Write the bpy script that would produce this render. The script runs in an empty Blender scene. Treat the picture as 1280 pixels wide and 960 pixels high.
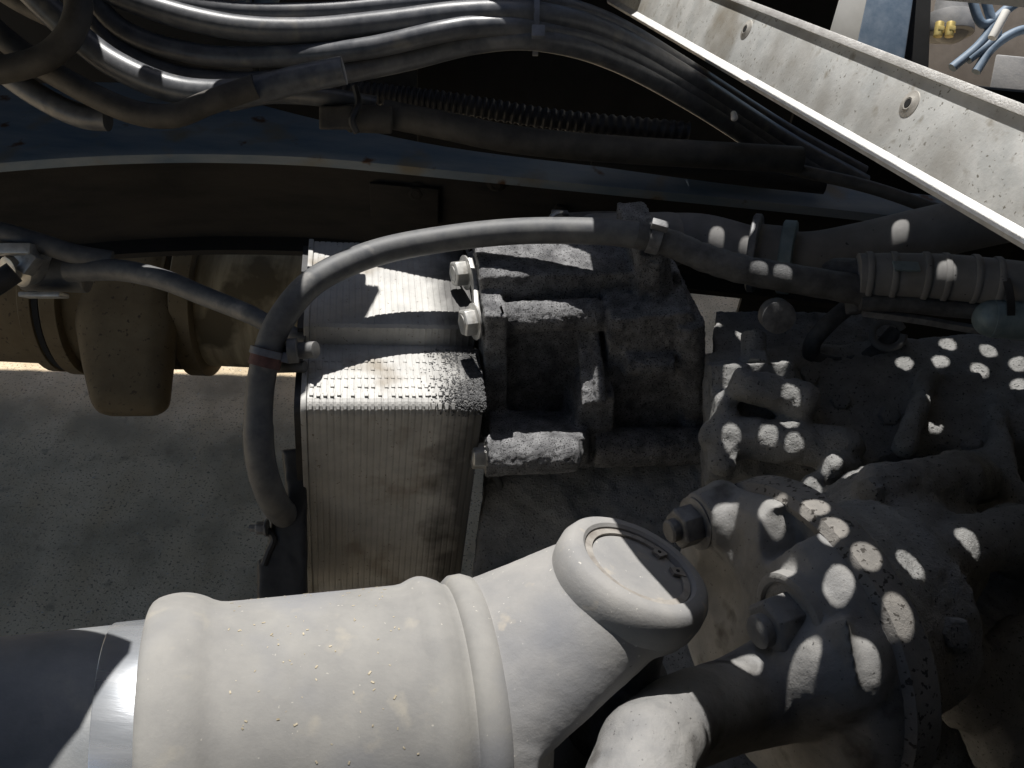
import bpy, bmesh, math, random
from mathutils import Vector, Matrix, geometry
random.seed(7)
SC = bpy.context.scene
COL = SC.collection
R = math.radians

# ------------------------------------------------------------------ camera
PITCH, ROLL, FPX = R(40), R(5), 1108.0
CAM = Vector((0, 0, 1.30))
_r, _u = Vector((1, 0, 0)), Vector((0, math.sin(PITCH), math.cos(PITCH)))
FWD = Vector((0, math.cos(PITCH), -math.sin(PITCH)))
RGT = _r * math.cos(ROLL) + _u * math.sin(ROLL)
UPV = -_r * math.sin(ROLL) + _u * math.cos(ROLL)
cd = bpy.data.cameras.new('camera'); cam = bpy.data.objects.new('camera', cd); COL.objects.link(cam)
cam.matrix_world = Matrix(((RGT.x, UPV.x, -FWD.x, CAM.x), (RGT.y, UPV.y, -FWD.y, CAM.y), (RGT.z, UPV.z, -FWD.z, CAM.z), (0, 0, 0, 1)))
cd.sensor_width = 36; cd.lens = 36 * FPX / 1280; cd.clip_start = 0.02; cd.clip_end = 400
SC.camera = cam
# ------------------------------------------------------------------ sky and sun
SUN = Vector((-0.13, 0.40, 0.90)).normalized()
w = bpy.data.worlds.new('World'); SC.world = w; w.use_nodes = True
nt = w.node_tree; sky = nt.nodes.new('ShaderNodeTexSky'); sky.sky_type = 'NISHITA'; sky.sun_disc = False
sky.sun_elevation = math.asin(SUN.z); sky.sun_rotation = math.atan2(SUN.x, SUN.y)
nt.links.new(sky.outputs[0], nt.nodes['Background'].inputs[0]); nt.nodes['Background'].inputs[1].default_value = 0.070
ld = bpy.data.lights.new('sun', 'SUN'); ld.energy = 5.0; ld.angle = R(0.42); ld.color = (1.0, 0.972, 0.93)
lo = bpy.data.objects.new('sun', ld); COL.objects.link(lo); lo.rotation_euler = SUN.to_track_quat('Z', 'Y').to_euler(); lo.location = (0, 2, 4)
SC.view_settings.view_transform = 'Standard'; SC.view_settings.look = 'None'; SC.view_settings.exposure = 0.50
SC.view_settings.gamma = 1; SC.view_settings.use_curve_mapping = False

# ------------------------------------------------------------------ pixel rays -> places in the world
def ray(px, py):
    return FWD + RGT * ((px - 640) / FPX) - UPV * ((py - 480) / FPX)
def U(px, py, d): return CAM + ray(px, py) * d
def UP(px, py, p, n):
    v = ray(px, py); return CAM + v * ((p - CAM).dot(n) / v.dot(n))
def UZ(px, py, z): return UP(px, py, Vector((0, 0, z)), Vector((0, 0, 1)))
def UY(px, py, y): return UP(px, py, Vector((0, y, 0)), Vector((0, 1, 0)))
def frame(z, x=None):
    z = Vector(z).normalized(); x = Vector(x if x is not None else (1, 0, 0))
    x = x - z * x.dot(z)
    if x.length < 1e-4: x = Vector((0, 1, 0)) - z * z.y
    x.normalize(); return x, z.cross(x), z
def mat4(o, z, x=None):
    a, b, c = frame(z, x); return Matrix(((a.x, b.x, c.x, o.x), (a.y, b.y, c.y, o.y), (a.z, b.z, c.z, o.z), (0, 0, 0, 1)))

# ------------------------------------------------------------------ materials
def surf(name, c1, c2, scale=30, rough=0.7, metal=0.0, bump=0.2, bscale=300, dist=0.002, spec=0.5,
         fleck=None, fscale=500, fcut=0.68, extra=None, stretch=None, rough2=None, streak=None):
    m = bpy.data.materials.new(name); m.use_nodes = True; t = m.node_tree; N = t.nodes; Lk = t.links
    b = N['Principled BSDF']; tc = N.new('ShaderNodeTexCoord'); src = tc.outputs['Object']
    if stretch:
        mp = N.new('ShaderNodeMapping'); mp.inputs['Scale'].default_value = stretch; Lk.new(src, mp.inputs[0]); ssrc = mp.outputs[0]
    else: ssrc = src
    n1 = N.new('ShaderNodeTexNoise'); n1.inputs['Scale'].default_value = scale; n1.inputs['Detail'].default_value = 7; n1.inputs['Roughness'].default_value = 0.62
    Lk.new(ssrc, n1.inputs[0])
    cr = N.new('ShaderNodeValToRGB'); cr.color_ramp.elements[0].position = 0.34; cr.color_ramp.elements[1].position = 0.66
    cr.color_ramp.elements[0].color = (*c1, 1); cr.color_ramp.elements[1].color = (*c2, 1)
    Lk.new(n1.outputs[0], cr.inputs[0]); out = cr.outputs[0]
    def mix(out, fac, col, add=None):
        mx = N.new('ShaderNodeMix'); mx.data_type = 'RGBA'; Lk.new(fac, mx.inputs[0]); Lk.new(out, mx.inputs[6]); mx.inputs[7].default_value = (*col, 1); return mx.outputs[2]
    def noise_mask(sc, lo, hi, vec=None, det=4):
        n = N.new('ShaderNodeTexNoise'); n.inputs['Scale'].default_value = sc; n.inputs['Detail'].default_value = det; Lk.new(vec or src, n.inputs[0])
        r = N.new('ShaderNodeMapRange'); r.inputs[1].default_value = lo; r.inputs[2].default_value = hi; Lk.new(n.outputs[0], r.inputs[0]); return r.outputs[0]
    if fleck: out = mix(out, noise_mask(fscale, fcut, fcut + 0.05, det=2), fleck)
    for (col, sc, lo_, hi_) in (extra or []): out = mix(out, noise_mask(sc, lo_, hi_), col)
    Lk.new(out, b.inputs['Base Color'])
    b.inputs['Metallic'].default_value = metal; b.inputs['Specular IOR Level'].default_value = spec
    rr = N.new('ShaderNodeMapRange'); rr.inputs[3].default_value = rough; rr.inputs[4].default_value = rough2 if rough2 is not None else min(1, rough + 0.15)
    Lk.new(n1.outputs[0], rr.inputs[0]); Lk.new(rr.outputs[0], b.inputs['Roughness'])
    if bump:
        n2 = N.new('ShaderNodeTexNoise'); n2.inputs['Scale'].default_value = bscale; n2.inputs['Detail'].default_value = 5; n2.inputs['Roughness'].default_value = 0.7
        Lk.new(ssrc if streak else src, n2.inputs[0])
        bp = N.new('ShaderNodeBump'); bp.inputs['Strength'].default_value = bump; bp.inputs['Distance'].default_value = dist
        Lk.new(n2.outputs[0], bp.inputs['Height']); Lk.new(bp.outputs[0], b.inputs['Normal'])
    return m
M = {}
M['concrete'] = surf('concrete', (.52, .405, .26), (.64, .52, .365), 9, .9, bump=.8, bscale=190, dist=.004, fleck=(.20, .165, .115), fscale=210, fcut=.60,
                     extra=[((.30, .25, .17), 5, .46, .66), ((.26, .215, .15), 26, .60, .78), ((.42, .39, .33), 110, .66, .72)], stretch=(1.6, .8, 1))
M['dust_steel'] = surf('dusty_cast_steel', (.20, .196, .187), (.27, .262, .244), 26, .8, bump=.12, bscale=420, dist=.0015, fleck=(.42, .40, .35), fscale=330, fcut=.73,
                       extra=[((.19, .192, .20), 11, .52, .68), ((.30, .28, .24), 60, .62, .80), ((.10, .09, .08), 260, .76, .79)])
M['yoke_steel'] = surf('dusty_forged_yoke', (.21, .208, .205), (.285, .275, .26), 22, .75, bump=.18, bscale=520, dist=.0015, fleck=(.46, .44, .4), fscale=380, fcut=.71,
                       extra=[((.185, .187, .195), 13, .54, .70), ((.36, .32, .26), 60, .62, .75), ((.12, .11, .10), 240, .75, .78)])
M['flange_steel'] = surf('oil_misted_steel', (.14, .14, .14), (.25, .243, .23), 24, .55, bump=.35, bscale=600, dist=.0015, fleck=(.07, .068, .065), fscale=420, fcut=.68,
                         extra=[((.06, .055, .05), 30, .58, .70)])
M['rust_rim'] = surf('rusty_flange_rim', (.14, .132, .122), (.23, .215, .195), 40, .8, bump=.5, bscale=500, dist=.002, fleck=(.04, .035, .03), fscale=250, fcut=.6)
M['grease'] = surf('gritty_black_grease', (.085, .085, .09), (.29, .29, .295), 60, .42, bump=.9, bscale=750, dist=.003, spec=.6, fleck=(.012, .012, .013), fscale=620, fcut=.57, rough2=.7)
M['grease_far'] = surf('caked_black_grease', (.20, .20, .195), (.32, .317, .308), 45, .5, bump=.9, bscale=420, dist=.004, spec=.35, fleck=(.04, .04, .04), fscale=420, fcut=.64, rough2=.75)
M['grit'] = surf('loose_grit', (.03, .03, .032), (.13, .13, .13), 300, .55, bump=.3, bscale=900, dist=.001)
M['crumb'] = surf('straw_crumbs', (.24, .20, .13), (.50, .44, .33), 300, .8, bump=0)
M['alu'] = surf('cast_aluminium_plate', (.36, .355, .34), (.47, .462, .44), 40, .55, metal=.15, bump=.25, bscale=500, dist=.001, fleck=(.2, .18, .15), fscale=260, fcut=.68,
                extra=[((.22, .19, .15), 14, .56, .70)])
M['bolt'] = surf('zinc_bolt', (.36, .36, .35), (.55, .54, .51), 90, .35, metal=.55, bump=.12, bscale=400, dist=.001, extra=[((.22, .19, .15), 60, .60, .72)])
M['dark_bolt'] = surf('oily_bolt', (.10, .10, .105), (.22, .22, .22), 90, .5, metal=.3, bump=.3, bscale=500, dist=.001)
M['hose'] = surf('grey_rubber_hose', (.075, .078, .084), (.135, .135, .133), 60, .5, bump=.12, bscale=900, dist=.0008, spec=.4, extra=[((.34, .32, .29), 25, .62, .8)])
M['hose_dirty'] = surf('oily_rubber_hose', (.035, .035, .037), (.10, .10, .10), 60, .6, bump=.5, bscale=600, dist=.002)
M['cable'] = surf('dusty_cable', (.06, .064, .072), (.12, .122, .128), 70, .30, bump=.15, bscale=800, dist=.0008, extra=[((.24, .22, .18), 20, .62, .78)])
M['cable_dark'] = surf('dirty_cable', (.03, .027, .024), (.075, .068, .058), 40, .6, bump=.25, bscale=600, dist=.001)
M['black_pipe'] = surf('black_pipe_coating', (.155, .152, .148), (.21, .205, .20), 40, .65, bump=.12, bscale=500, dist=.001, spec=.2, fleck=(.05, .05, .05), fscale=200, fcut=.72)
M['black_plastic'] = surf('black_plastic', (.012, .012, .014), (.03, .03, .032), 60, .45, bump=.1)
M['tie'] = surf('nylon_tie', (.07, .08, .10), (.14, .15, .18), 60, .4, bump=.05)
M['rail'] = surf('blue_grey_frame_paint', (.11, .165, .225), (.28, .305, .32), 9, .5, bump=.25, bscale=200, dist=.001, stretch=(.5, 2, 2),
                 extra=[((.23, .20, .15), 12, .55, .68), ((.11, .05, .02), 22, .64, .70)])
M['rail_dark'] = surf('shaded_frame_web', (.012, .011, .010), (.035, .03, .025), 14, .85, bump=.3, bscale=150, stretch=(.4, 1, 2))  # near-black tone paints in the deep shade under the flange
M['brown'] = surf('brown_dusty_housing', (.11, .080, .042), (.17, .13, .075), 9, .9, bump=.3, bscale=120, dist=.002, fleck=(.07, .05, .03), fscale=120, fcut=.64)
M['tan'] = surf('tan_streaked_barrel', (.17, .13, .075), (.36, .29, .18), 14, .85, bump=.2, bscale=90, dist=.002, stretch=(3.5, .4, .4), streak=True,
                extra=[((.10, .075, .04), 9, .55, .64)])
M['galv'] = surf('galvanised_sheet', (.50, .51, .50), (.68, .68, .66), 32, .42, metal=.25, bump=.22, bscale=240, dist=.0015, fleck=(.22, .21, .18), fscale=260, fcut=.655,
                 extra=[((.42, .41, .385), 14, .48, .70), ((.36, .34, .30), 70, .60, .74), ((.30, .27, .22), 5, .60, .70)])
M['galv_edge'] = surf('sheared_sheet_edge', (.55, .54, .52), (.75, .74, .72), 60, .45, metal=.2, bump=.6, bscale=500, dist=.002)
M['rivet'] = surf('dull_rivet', (.34, .32, .29), (.46, .44, .40), 90, .5, metal=.3, bump=.2)
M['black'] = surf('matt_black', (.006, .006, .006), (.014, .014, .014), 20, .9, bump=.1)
M['chrome'] = surf('polished_sleeve', (.55, .58, .62), (.72, .74, .77), 12, .24, metal=.75, bump=.25, bscale=25, dist=.0006, stretch=(.3, 6, 6), streak=True, rough2=.3)
M['tube_paint'] = surf('dull_shaft_paint', (.16, .17, .18), (.30, .30, .29), 16, .5, metal=.2, bump=.12, bscale=300, extra=[((.40, .38, .33), 30, .6, .75)])
M['deck'] = surf('deck_aluminium', (.30, .30, .30), (.40, .40, .39), 30, .5, metal=.4, bump=.1)
M['cream'] = surf('cream_panel', (.55, .53, .48), (.68, .66, .61), 8, .6, bump=.05)
M['yellow'] = surf('yellow_zinc_fitting', (.50, .38, .12), (.70, .56, .22), 50, .4, metal=.4, bump=.05)
M['grey_part'] = surf('grey_casting', (.22, .22, .22), (.34, .33, .32), 30, .6, bump=.2)
M['wire_blue'] = surf('blue_grey_wire', (.10, .15, .21), (.17, .22, .28), 50, .5, bump=.1)
M['brown_bg'] = surf('brown_floor_sheet', (.16, .13, .10), (.25, .21, .17), 12, .8, bump=.1)
M['clamp_blue'] = surf('blue_grey_clamp', (.12, .17, .19), (.22, .27, .28), 50, .5, metal=.3, bump=.1)
M['red'] = surf('faded_red_mark', (.07, .035, .034), (.12, .055, .05), 200, .7, bump=.2)
M['snap'] = surf('rusty_snap_ring', (.20, .18, .16), (.33, .31, .28), 120, .6, metal=.2, bump=.1)

# ------------------------------------------------------------------ mesh primitives: each returns (verts, faces)
def join(*ps):
    V, F = [], []
    for v, f in ps:
        o = len(V); V += v; F += [tuple(i + o for i in q) for q in f]
    return V, F
def catmull(pts, n=8):
    P = [Vector(p) for p in pts]
    if len(P) < 3:
        return [P[0].lerp(P[1], i / n) for i in range(n + 1)]
    Q = [P[0] * 2 - P[1]] + P + [P[-1] * 2 - P[-2]]; out = []
    for i in range(1, len(Q) - 2):
        a, b, c, d = Q[i - 1:i + 3]
        for k in range(n):
            t = k / n; out.append(0.5 * ((2 * b) + (c - a) * t + (2 * a - 5 * b + 4 * c - d) * t * t + (3 * b - a - 3 * c + d) * t ** 3))
    out.append(P[-1]); return out
def tube(pts, r, n=14, sub=8, cap=True, wob=0.0, smooth=True):
    P = catmull(pts, sub) if smooth else [Vector(p) for p in pts]
    V, F = [], []; t0 = (P[1] - P[0]).normalized(); x = t0.orthogonal().normalized(); L = len(P)
    for i, p in enumerate(P):
        t = (P[min(i + 1, L - 1)] - P[max(i - 1, 0)]).normalized()
        x = (x - t * x.dot(t)).normalized(); y = t.cross(x)
        rr = r(i / (L - 1)) if callable(r) else r
        if wob: rr *= 1 + wob * math.sin(i * 1.7) * random.random()
        for k in range(n):
            a = 2 * math.pi * k / n; V.append(p + (x * math.cos(a) + y * math.sin(a)) * rr)
    for i in range(L - 1):
        for k in range(n):
            a, b = i * n + k, i * n + (k + 1) % n; F.append((a, b, b + n, a + n))
    if cap: F.append(tuple(range(n))[::-1]); F.append(tuple((L - 1) * n + k for k in range(n)))
    return V, F
def lathe(o, ax, prof, n=48, x=None):
    """prof: list of (t along axis, radius); closed at both ends by radius 0 if given"""
    a, b, c = frame(ax, x); V, F = [], []
    for (t, r) in prof:
        for k in range(n):
            q = 2 * math.pi * k / n; V.append(o + c * t + (a * math.cos(q) + b * math.sin(q)) * max(r, 1e-5))
    for i in range(len(prof) - 1):
        for k in range(n):
            p, q = i * n + k, i * n + (k + 1) % n; F.append((p, q, q + n, p + n))
    return V, F
def cyl(p0, p1, r0, r1=None, n=32):
    p0, p1 = Vector(p0), Vector(p1); r1 = r0 if r1 is None else r1
    v, f = lathe(p0, p1 - p0, [(0, r0), ((p1 - p0).length, r1)], n)
    return v, f + [tuple(range(n))[::-1], tuple(n + k for k in range(n))]
def capsule(p0, p1, r0, r1=None, n=20):
    p0, p1 = Vector(p0), Vector(p1); r1 = r0 if r1 is None else r1; L = (p1 - p0).length
    pr = [(-r0 * math.cos(a), r0 * math.sin(a)) for a in [i * math.pi / 12 for i in range(7)]] + [(L + r1 * math.sin(a), r1 * math.cos(a)) for a in [i * math.pi / 12 for i in range(7)]]
    return lathe(p0, p1 - p0, pr, n)
def sphere(c, r, n=20): return capsule(c, Vector(c) + Vector((0, 0, 1e-4)), r, r, n)
def obox(c, ax, hx):
    """oriented box; ax = three unit axes, hx = half sizes"""
    c = Vector(c); V = [c + ax[0] * hx[0] * i + ax[1] * hx[1] * j + ax[2] * hx[2] * k for i in (-1, 1) for j in (-1, 1) for k in (-1, 1)]
    return V, [(0, 1, 3, 2), (4, 6, 7, 5), (0, 4, 5, 1), (2, 3, 7, 6), (0, 2, 6, 4), (1, 5, 7, 3)]
def hull(pts):
    bm = bmesh.new()
    for p in pts: bm.verts.new(p)
    r = bmesh.ops.convex_hull(bm, input=bm.verts)
    bmesh.ops.delete(bm, geom=list({g for g in r['geom_interior'] + r['geom_unused'] if isinstance(g, bmesh.types.BMVert)}), context='VERTS')
    bm.verts.ensure_lookup_table(); bm.verts.index_update()
    V = [v.co.copy() for v in bm.verts]; F = [tuple(v.index for v in f.verts) for f in bm.faces]; bm.free(); return V, F
def extrude(prof, O, a, b, d, L):
    """closed 2-D profile (a,b coords) swept along d by L"""
    n = len(prof); V = [O + a * p[0] + b * p[1] for p in prof] + [O + a * p[0] + b * p[1] + d * L for p in prof]
    return V, [(i, (i + 1) % n, n + (i + 1) % n, n + i) for i in range(n)] + [tuple(range(n))[::-1], tuple(range(n, 2 * n))]
def ring_pts(c, ax, r, n=24, x=None, a0=0, a1=360):
    a, b, z = frame(ax, x); return [c + (a * math.cos(R(a0 + (a1 - a0) * k / n)) + b * math.sin(R(a0 + (a1 - a0) * k / n))) * r for k in range(n + (a1 - a0 < 360))]

# ------------------------------------------------------------------ objects
def tag(o, label=None, cat=None, group=None, kind=None):
    if label: o['label'] = label
    if cat: o['category'] = cat
    if group: o['group'] = group
    if kind: o['kind'] = kind
    return o
def thing(name, label, cat, loc, group=None):
    o = bpy.data.objects.new(name, None); COL.objects.link(o); o.location = Vector(loc); o.empty_display_size = .02
    return tag(o, label, cat, group)
def wloc(o):
    p = o.location.copy()
    while o.parent: o = o.parent; p += o.location
    return p
def mk(name, geo, m, parent=None, shade=True, bevel=0, base=None, seg=2):
    V, F = geo
    base = wloc(parent) if parent else (Vector(base) if base is not None else sum(V, Vector()) / len(V))
    me = bpy.data.meshes.new(name); me.from_pydata([tuple(v - base) for v in V], [], F)
    me.materials.append(M[m]); bm = bmesh.new(); bm.from_mesh(me)
    bmesh.ops.remove_doubles(bm, verts=bm.verts, dist=1e-6)
    bmesh.ops.recalc_face_normals(bm, faces=bm.faces)
    if bevel:
        es = [e for e in bm.edges if len(e.link_faces) == 2 and e.calc_face_angle(0) > R(35)]
        bmesh.ops.bevel(bm, geom=es, offset=bevel, segments=seg, affect='EDGES', profile=.6)
    bm.to_mesh(me); bm.free()
    if shade:
        me.polygons.foreach_set('use_smooth', [True] * len(me.polygons))
        me.set_sharp_from_angle(angle=R(38))
    o = bpy.data.objects.new(name, me); COL.objects.link(o)
    if parent: o.parent = parent
    else: o.location = base
    return o
def cast(name, prims, m, parent=None, vox=.0025, smooth=6, disp=(), base=None, cuts=None):
    """weld overlapping solids into one cast surface, soften it, roughen it"""
    o = mk(name, join(*prims), m, parent, shade=False, base=base)
    q = o.modifiers.new('r', 'REMESH'); q.mode = 'VOXEL'; q.voxel_size = vox
    if cuts:
        co = []
        for cg in cuts:
            c = mk('cut', cg, m, parent, shade=False); bo = o.modifiers.new('b', 'BOOLEAN'); bo.operation = 'DIFFERENCE'; bo.solver = 'EXACT'; bo.object = c; co.append(c)
        q = o.modifiers.new('r', 'REMESH'); q.mode = 'VOXEL'; q.voxel_size = vox
    if smooth: s = o.modifiers.new('s', 'SMOOTH'); s.iterations = smooth; s.factor = .6
    for (sc, st) in disp:
        tx = bpy.data.textures.new('clouds', 'CLOUDS'); tx.noise_scale = sc; tx.noise_depth = 3
        dm = o.modifiers.new('d', 'DISPLACE'); dm.texture = tx; dm.strength = st; dm.mid_level = .5; dm.texture_coords = 'LOCAL'
    dg = bpy.context.evaluated_depsgraph_get(); me = bpy.data.meshes.new_from_object(o.evaluated_get(dg))
    o.modifiers.clear(); o.data = me; me.name = name
    for c in (co if cuts else []): bpy.data.objects.remove(c)
    me.polygons.foreach_set('use_smooth', [True] * len(me.polygons))
    if not me.materials: me.materials.append(M[m])
    return o
def place(o, mtx, parent=None):
    """set an unparented-mesh part at world matrix under an empty whose own rotation is identity"""
    if parent:
        o.parent = parent; o.matrix_basis = Matrix.Translation(-wloc(parent)) @ mtx
    else: o.matrix_basis = mtx
    return o
_Z = (Vector((1, 0, 0)), Vector((0, 1, 0)), Vector((0, 0, 1)))
def hex_geo(r, h, ch=.12, n=6):
    V = []; F = []
    pr = [(0, r), (h * (1 - ch), r), (h, r * .86), (h, 0)]
    for (z, q) in pr[:3]:
        V += [Vector((q * math.cos(2 * math.pi * k / n), q * math.sin(2 * math.pi * k / n), z)) for k in range(n)]
    for i in range(2):
        for k in range(n): F.append((i * n + k, i * n + (k + 1) % n, (i + 1) * n + (k + 1) % n, (i + 1) * n + k))
    F.append(tuple(2 * n + k for k in range(n))); F.append(tuple(range(n))[::-1]); return V, F
def hex_bolt(parent, o, ax, r=.0125, h=.012, m='bolt', washer=True, stud=0, dish=True, name='hex_bolt', x=None):
    b = mk(name, hex_geo(r, h), m, None, bevel=.0008, base=(0, 0, 0)); place(b, mat4(Vector(o), ax, x), parent)
    def sub(nm, g, mm): s = mk(nm, g, mm, None, base=(0, 0, 0)); s.parent = b; return s
    if washer: sub('washer', lathe(Vector((0, 0, -.002)), Vector((0, 0, 1)), [(0, 0), (0, r * 1.28), (.0018, r * 1.3), (.0024, r * 1.22), (.0024, 0)], 28), m)
    if stud: sub('stud', lathe(Vector((0, 0, h * .9)), Vector((0, 0, 1)), [(0, r * .55), (stud * .85, r * .55), (stud, r * .45), (stud, 0)], 24), m)
    elif dish: sub('bolt_head_dish', lathe(Vector((0, 0, h)), Vector((0, 0, 1)), [(0, r * .62), (.0006, r * .6), (.0007, r * .5), (.0002, r * .46), (.0002, 0)], 24), m)
    return b
def zip_tie(pth, c, ax, r, wd=.0035, head=None, m='tie', parent=None, label='', name='cable_tie', group=None):
    t = thing(name, label, 'cable tie', c, group) if parent is None else parent
    a, b, z = frame(ax)
    mk('strap', lathe(c - z * wd, ax, [(0, r), (0, r + .0014), (2 * wd, r + .0014), (2 * wd, r), (0, r)], 30), m, t)
    hd = head if head is not None else a; hd = (hd - z * hd.dot(z)).normalized()
    mk('tie_head', obox(c + hd * (r + .004), (hd, z.cross(hd), z), (.004, .0045, wd * 1.4)), m, t, bevel=.0008)
    return t

# ================================================================== SETTING
# concrete ground: one sheet, finely cut near the truck so that the brushing and pits are real relief
def ground():
    V = []; F = []
    xs = [-60, -20, -6, -2] + [-1.1 + i * .02 for i in range(106)] + [2, 6, 20, 60]
    ys = [-60, -20, -5, 0] + [.3 + i * .02 for i in range(90)] + [3, 6, 20, 60]
    for y in ys:
        for x in xs: V.append(Vector((x, y, random.uniform(-.0012, .0012) if -1.2 < x < 1.2 and .2 < y < 2.2 else 0)))
    n = len(xs)
    for j in range(len(ys) - 1):
        for i in range(n - 1): a = j * n + i; F.append((a, a + 1, a + n + 1, a + n))
    return tag(mk('ground', (V, F), 'concrete', base=(0, 0, 0)), kind='structure', label='worn brushed concrete under the truck')
ground()

# unseen sheets added to shade the driveline; black backing stands for the dark void
# (X0,Y0) are the spots on the ground reached by the sun past a point at height z
def sunpt(x0, y0, z): return Vector((x0 + SUN.x / SUN.z * z, y0 + SUN.y / SUN.z * z, z))
def sheet(name, pts0, z, th, m, parent=None, base=None):
    lo = [sunpt(x, y, z) for x, y in pts0]; n = len(lo); up = Vector((0, 0, th))
    return mk(name, (lo + [p + up for p in lo], [tuple(range(n))[::-1], tuple(range(n, 2 * n))] + [(i, (i + 1) % n, n + (i + 1) % n, n + i) for i in range(n)]), m, parent, shade=False, base=base)
tag(sheet('shade_sheet', [(-1.10, -.6), (-.085, -.6), (-.075, -.24), (-.052, -.2), (-.045, -.16), (-.16, -.10), (-.12, .30), (-.100, .34), (-.100, .385), (-.06, .41), (-.05, .485), (-.185, .49), (-.205, .455), (-.25, .460), (-.255, .478), (-.272, .478), (-.277, .462), (-.31, .468), (-.33, .50), (-.30, .565), (.374, .575), (.224, 1.25), (.299, 1.25), (.364, .955), (.74, .955), (.62, 1.2), (.60, 2.0), (.46, 2.0), *[(UZ(x, y, 0).x, UZ(x, y, 0).y) for x, y in ((500, 476), (375, 470), (0, 462), (-200, 452))]], 1.215, .02, 'black'), 'unseen black sheet added overhead, cut to shape the shade', 'shade sheet')  # added, unseen; edges and notches cut to lay sun and shade below
tag(mk('shade_wall', obox((1.75, .3, .95), _Z, (.02, 1.9, .85)), 'black'), 'unseen dark wall added right of the driveline to block sky light', 'wall')  # added out of view to keep sky light off the right side
tag(mk('sky_blocker', join(obox((.65, -.55, 1.72), _Z, (1.2, .80, .02)), obox((.65, -1.33, 1.0), _Z, (1.2, .02, .70))), 'black'), 'unseen dark panel added above the near side to block sky light', 'shade panel')  # added above and behind the camera to close off the sky
tag(mk('bounce_blocker', join(obox((.65, -.06, .62), _Z, (1.1, .008, .30)), obox((.65, -.03, .92), _Z, (1.1, .04, .006)), obox((.85, -.02, .155), _Z, (.92, .008, .155))), 'rail_dark'), 'unseen dark rail added to block light bounced from the near ground', 'frame rail')  # added below the view to stop bounce from the near ground
bh = thing('void_backing', 'matt black sheets standing for the dark void behind the frame rail and cables', 'panel', (0, 1.36, .62))  # black sheets added where only dark void shows behind the rail
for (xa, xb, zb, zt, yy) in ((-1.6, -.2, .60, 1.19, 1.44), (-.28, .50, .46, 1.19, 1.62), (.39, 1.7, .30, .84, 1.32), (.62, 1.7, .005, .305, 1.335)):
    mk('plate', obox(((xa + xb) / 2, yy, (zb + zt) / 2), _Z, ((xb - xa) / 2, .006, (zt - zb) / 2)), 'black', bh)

# ================================================================== FRAME RAIL
fr = thing('frame_rail', 'blue grey painted truck frame rail with rust spots, running across under the cables', 'frame rail', UZ(400, 190, .74))
fe = [(-260, 224), (-60, 204), (60, 194), (160, 189), (270, 188), (400, 193), (560, 208), (780, 230), (1010, 253), (1300, 285)]
be = [(-260, 120), (-60, 110), (60, 104), (160, 104), (270, 118), (400, 150), (560, 184), (780, 212), (1010, 240), (1300, 272)]
fep = catmull([UZ(x, y, .74) for x, y in fe], 6); bep = catmull([UZ(x, y, .745) for x, y in be], 6)
V = []; F = []
for i, (p, q) in enumerate(zip(fep, bep)):
    q = q if (q - p).length > .03 else p + Vector((0, .05, .006))
    out = Vector((0, -.004, -.004))
    V += [q, p + Vector((0, .004, .0)), p + out, p + out + Vector((0, .001, -.013)), p + Vector((0, .008, -.016)), q + Vector((0, 0, -.012))]
    if i:
        a = (i - 1) * 6; b = i * 6
        F += [(a + k, a + (k + 1) % 6, b + (k + 1) % 6, b + k) for k in range(6)]
F += [(0, 1, 2, 3, 4, 5), tuple(len(V) - 6 + k for k in range(6))[::-1]]
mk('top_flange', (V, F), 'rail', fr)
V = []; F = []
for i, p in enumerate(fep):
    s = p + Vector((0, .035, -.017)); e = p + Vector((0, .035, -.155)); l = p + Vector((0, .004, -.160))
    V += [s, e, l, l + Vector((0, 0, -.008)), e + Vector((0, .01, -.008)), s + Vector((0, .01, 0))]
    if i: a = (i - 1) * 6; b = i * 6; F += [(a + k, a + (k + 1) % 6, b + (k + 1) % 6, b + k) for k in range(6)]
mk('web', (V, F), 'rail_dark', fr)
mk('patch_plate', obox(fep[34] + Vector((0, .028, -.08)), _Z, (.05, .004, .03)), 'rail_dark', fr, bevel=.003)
for (x, y) in ((520, 240), (620, 228), (200, 250), (700, 262)):
    p = UP(x, y, fep[30] + Vector((0, .03, 0)), Vector((0, 1, 0))); hex_bolt(fr, p, (0, -1, 0), .011, .008, 'rail_dark')

# ================================================================== BROWN AXLE HOUSING seen under the rail
ah = thing('axle_housing', 'brown dusty axle housing with a deep rounded bowl, on the far side under the frame', 'axle housing', U(160, 400, 1.62))
ax_a, ax_b = U(-200, 352, 1.68), U(560, 388, 1.72); ad = (ax_b - ax_a).normalized()
def on_axle(px):
    t = (px + 200) / 760; return ax_a.lerp(ax_b, t)
mk('barrel', cyl(on_axle(-200), on_axle(230), .138, n=48), 'brown', ah, bevel=.004)
mk('outer_barrel', cyl(on_axle(250), on_axle(560), .128, n=48), 'tan', ah, bevel=.004)
def flange(x0, x1, r, nm='flange', m='brown'): return mk(nm, lathe(on_axle(x0), ad, [(0, 0), (0, r - .006), (.004, r), ((on_axle(x1) - on_axle(x0)).length, r), ((on_axle(x1) - on_axle(x0)).length + .003, r - .006), ((on_axle(x1) - on_axle(x0)).length + .003, 0)], 48), m, ah)
flange(66, 82, .152); flange(92, 112, .156); flange(238, 262, .148)
mk('seam', lathe(on_axle(84), ad, [(0, .10), (0, .150), (.010, .150), (.010, .10)], 48), 'black', ah)
bw = []
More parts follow.
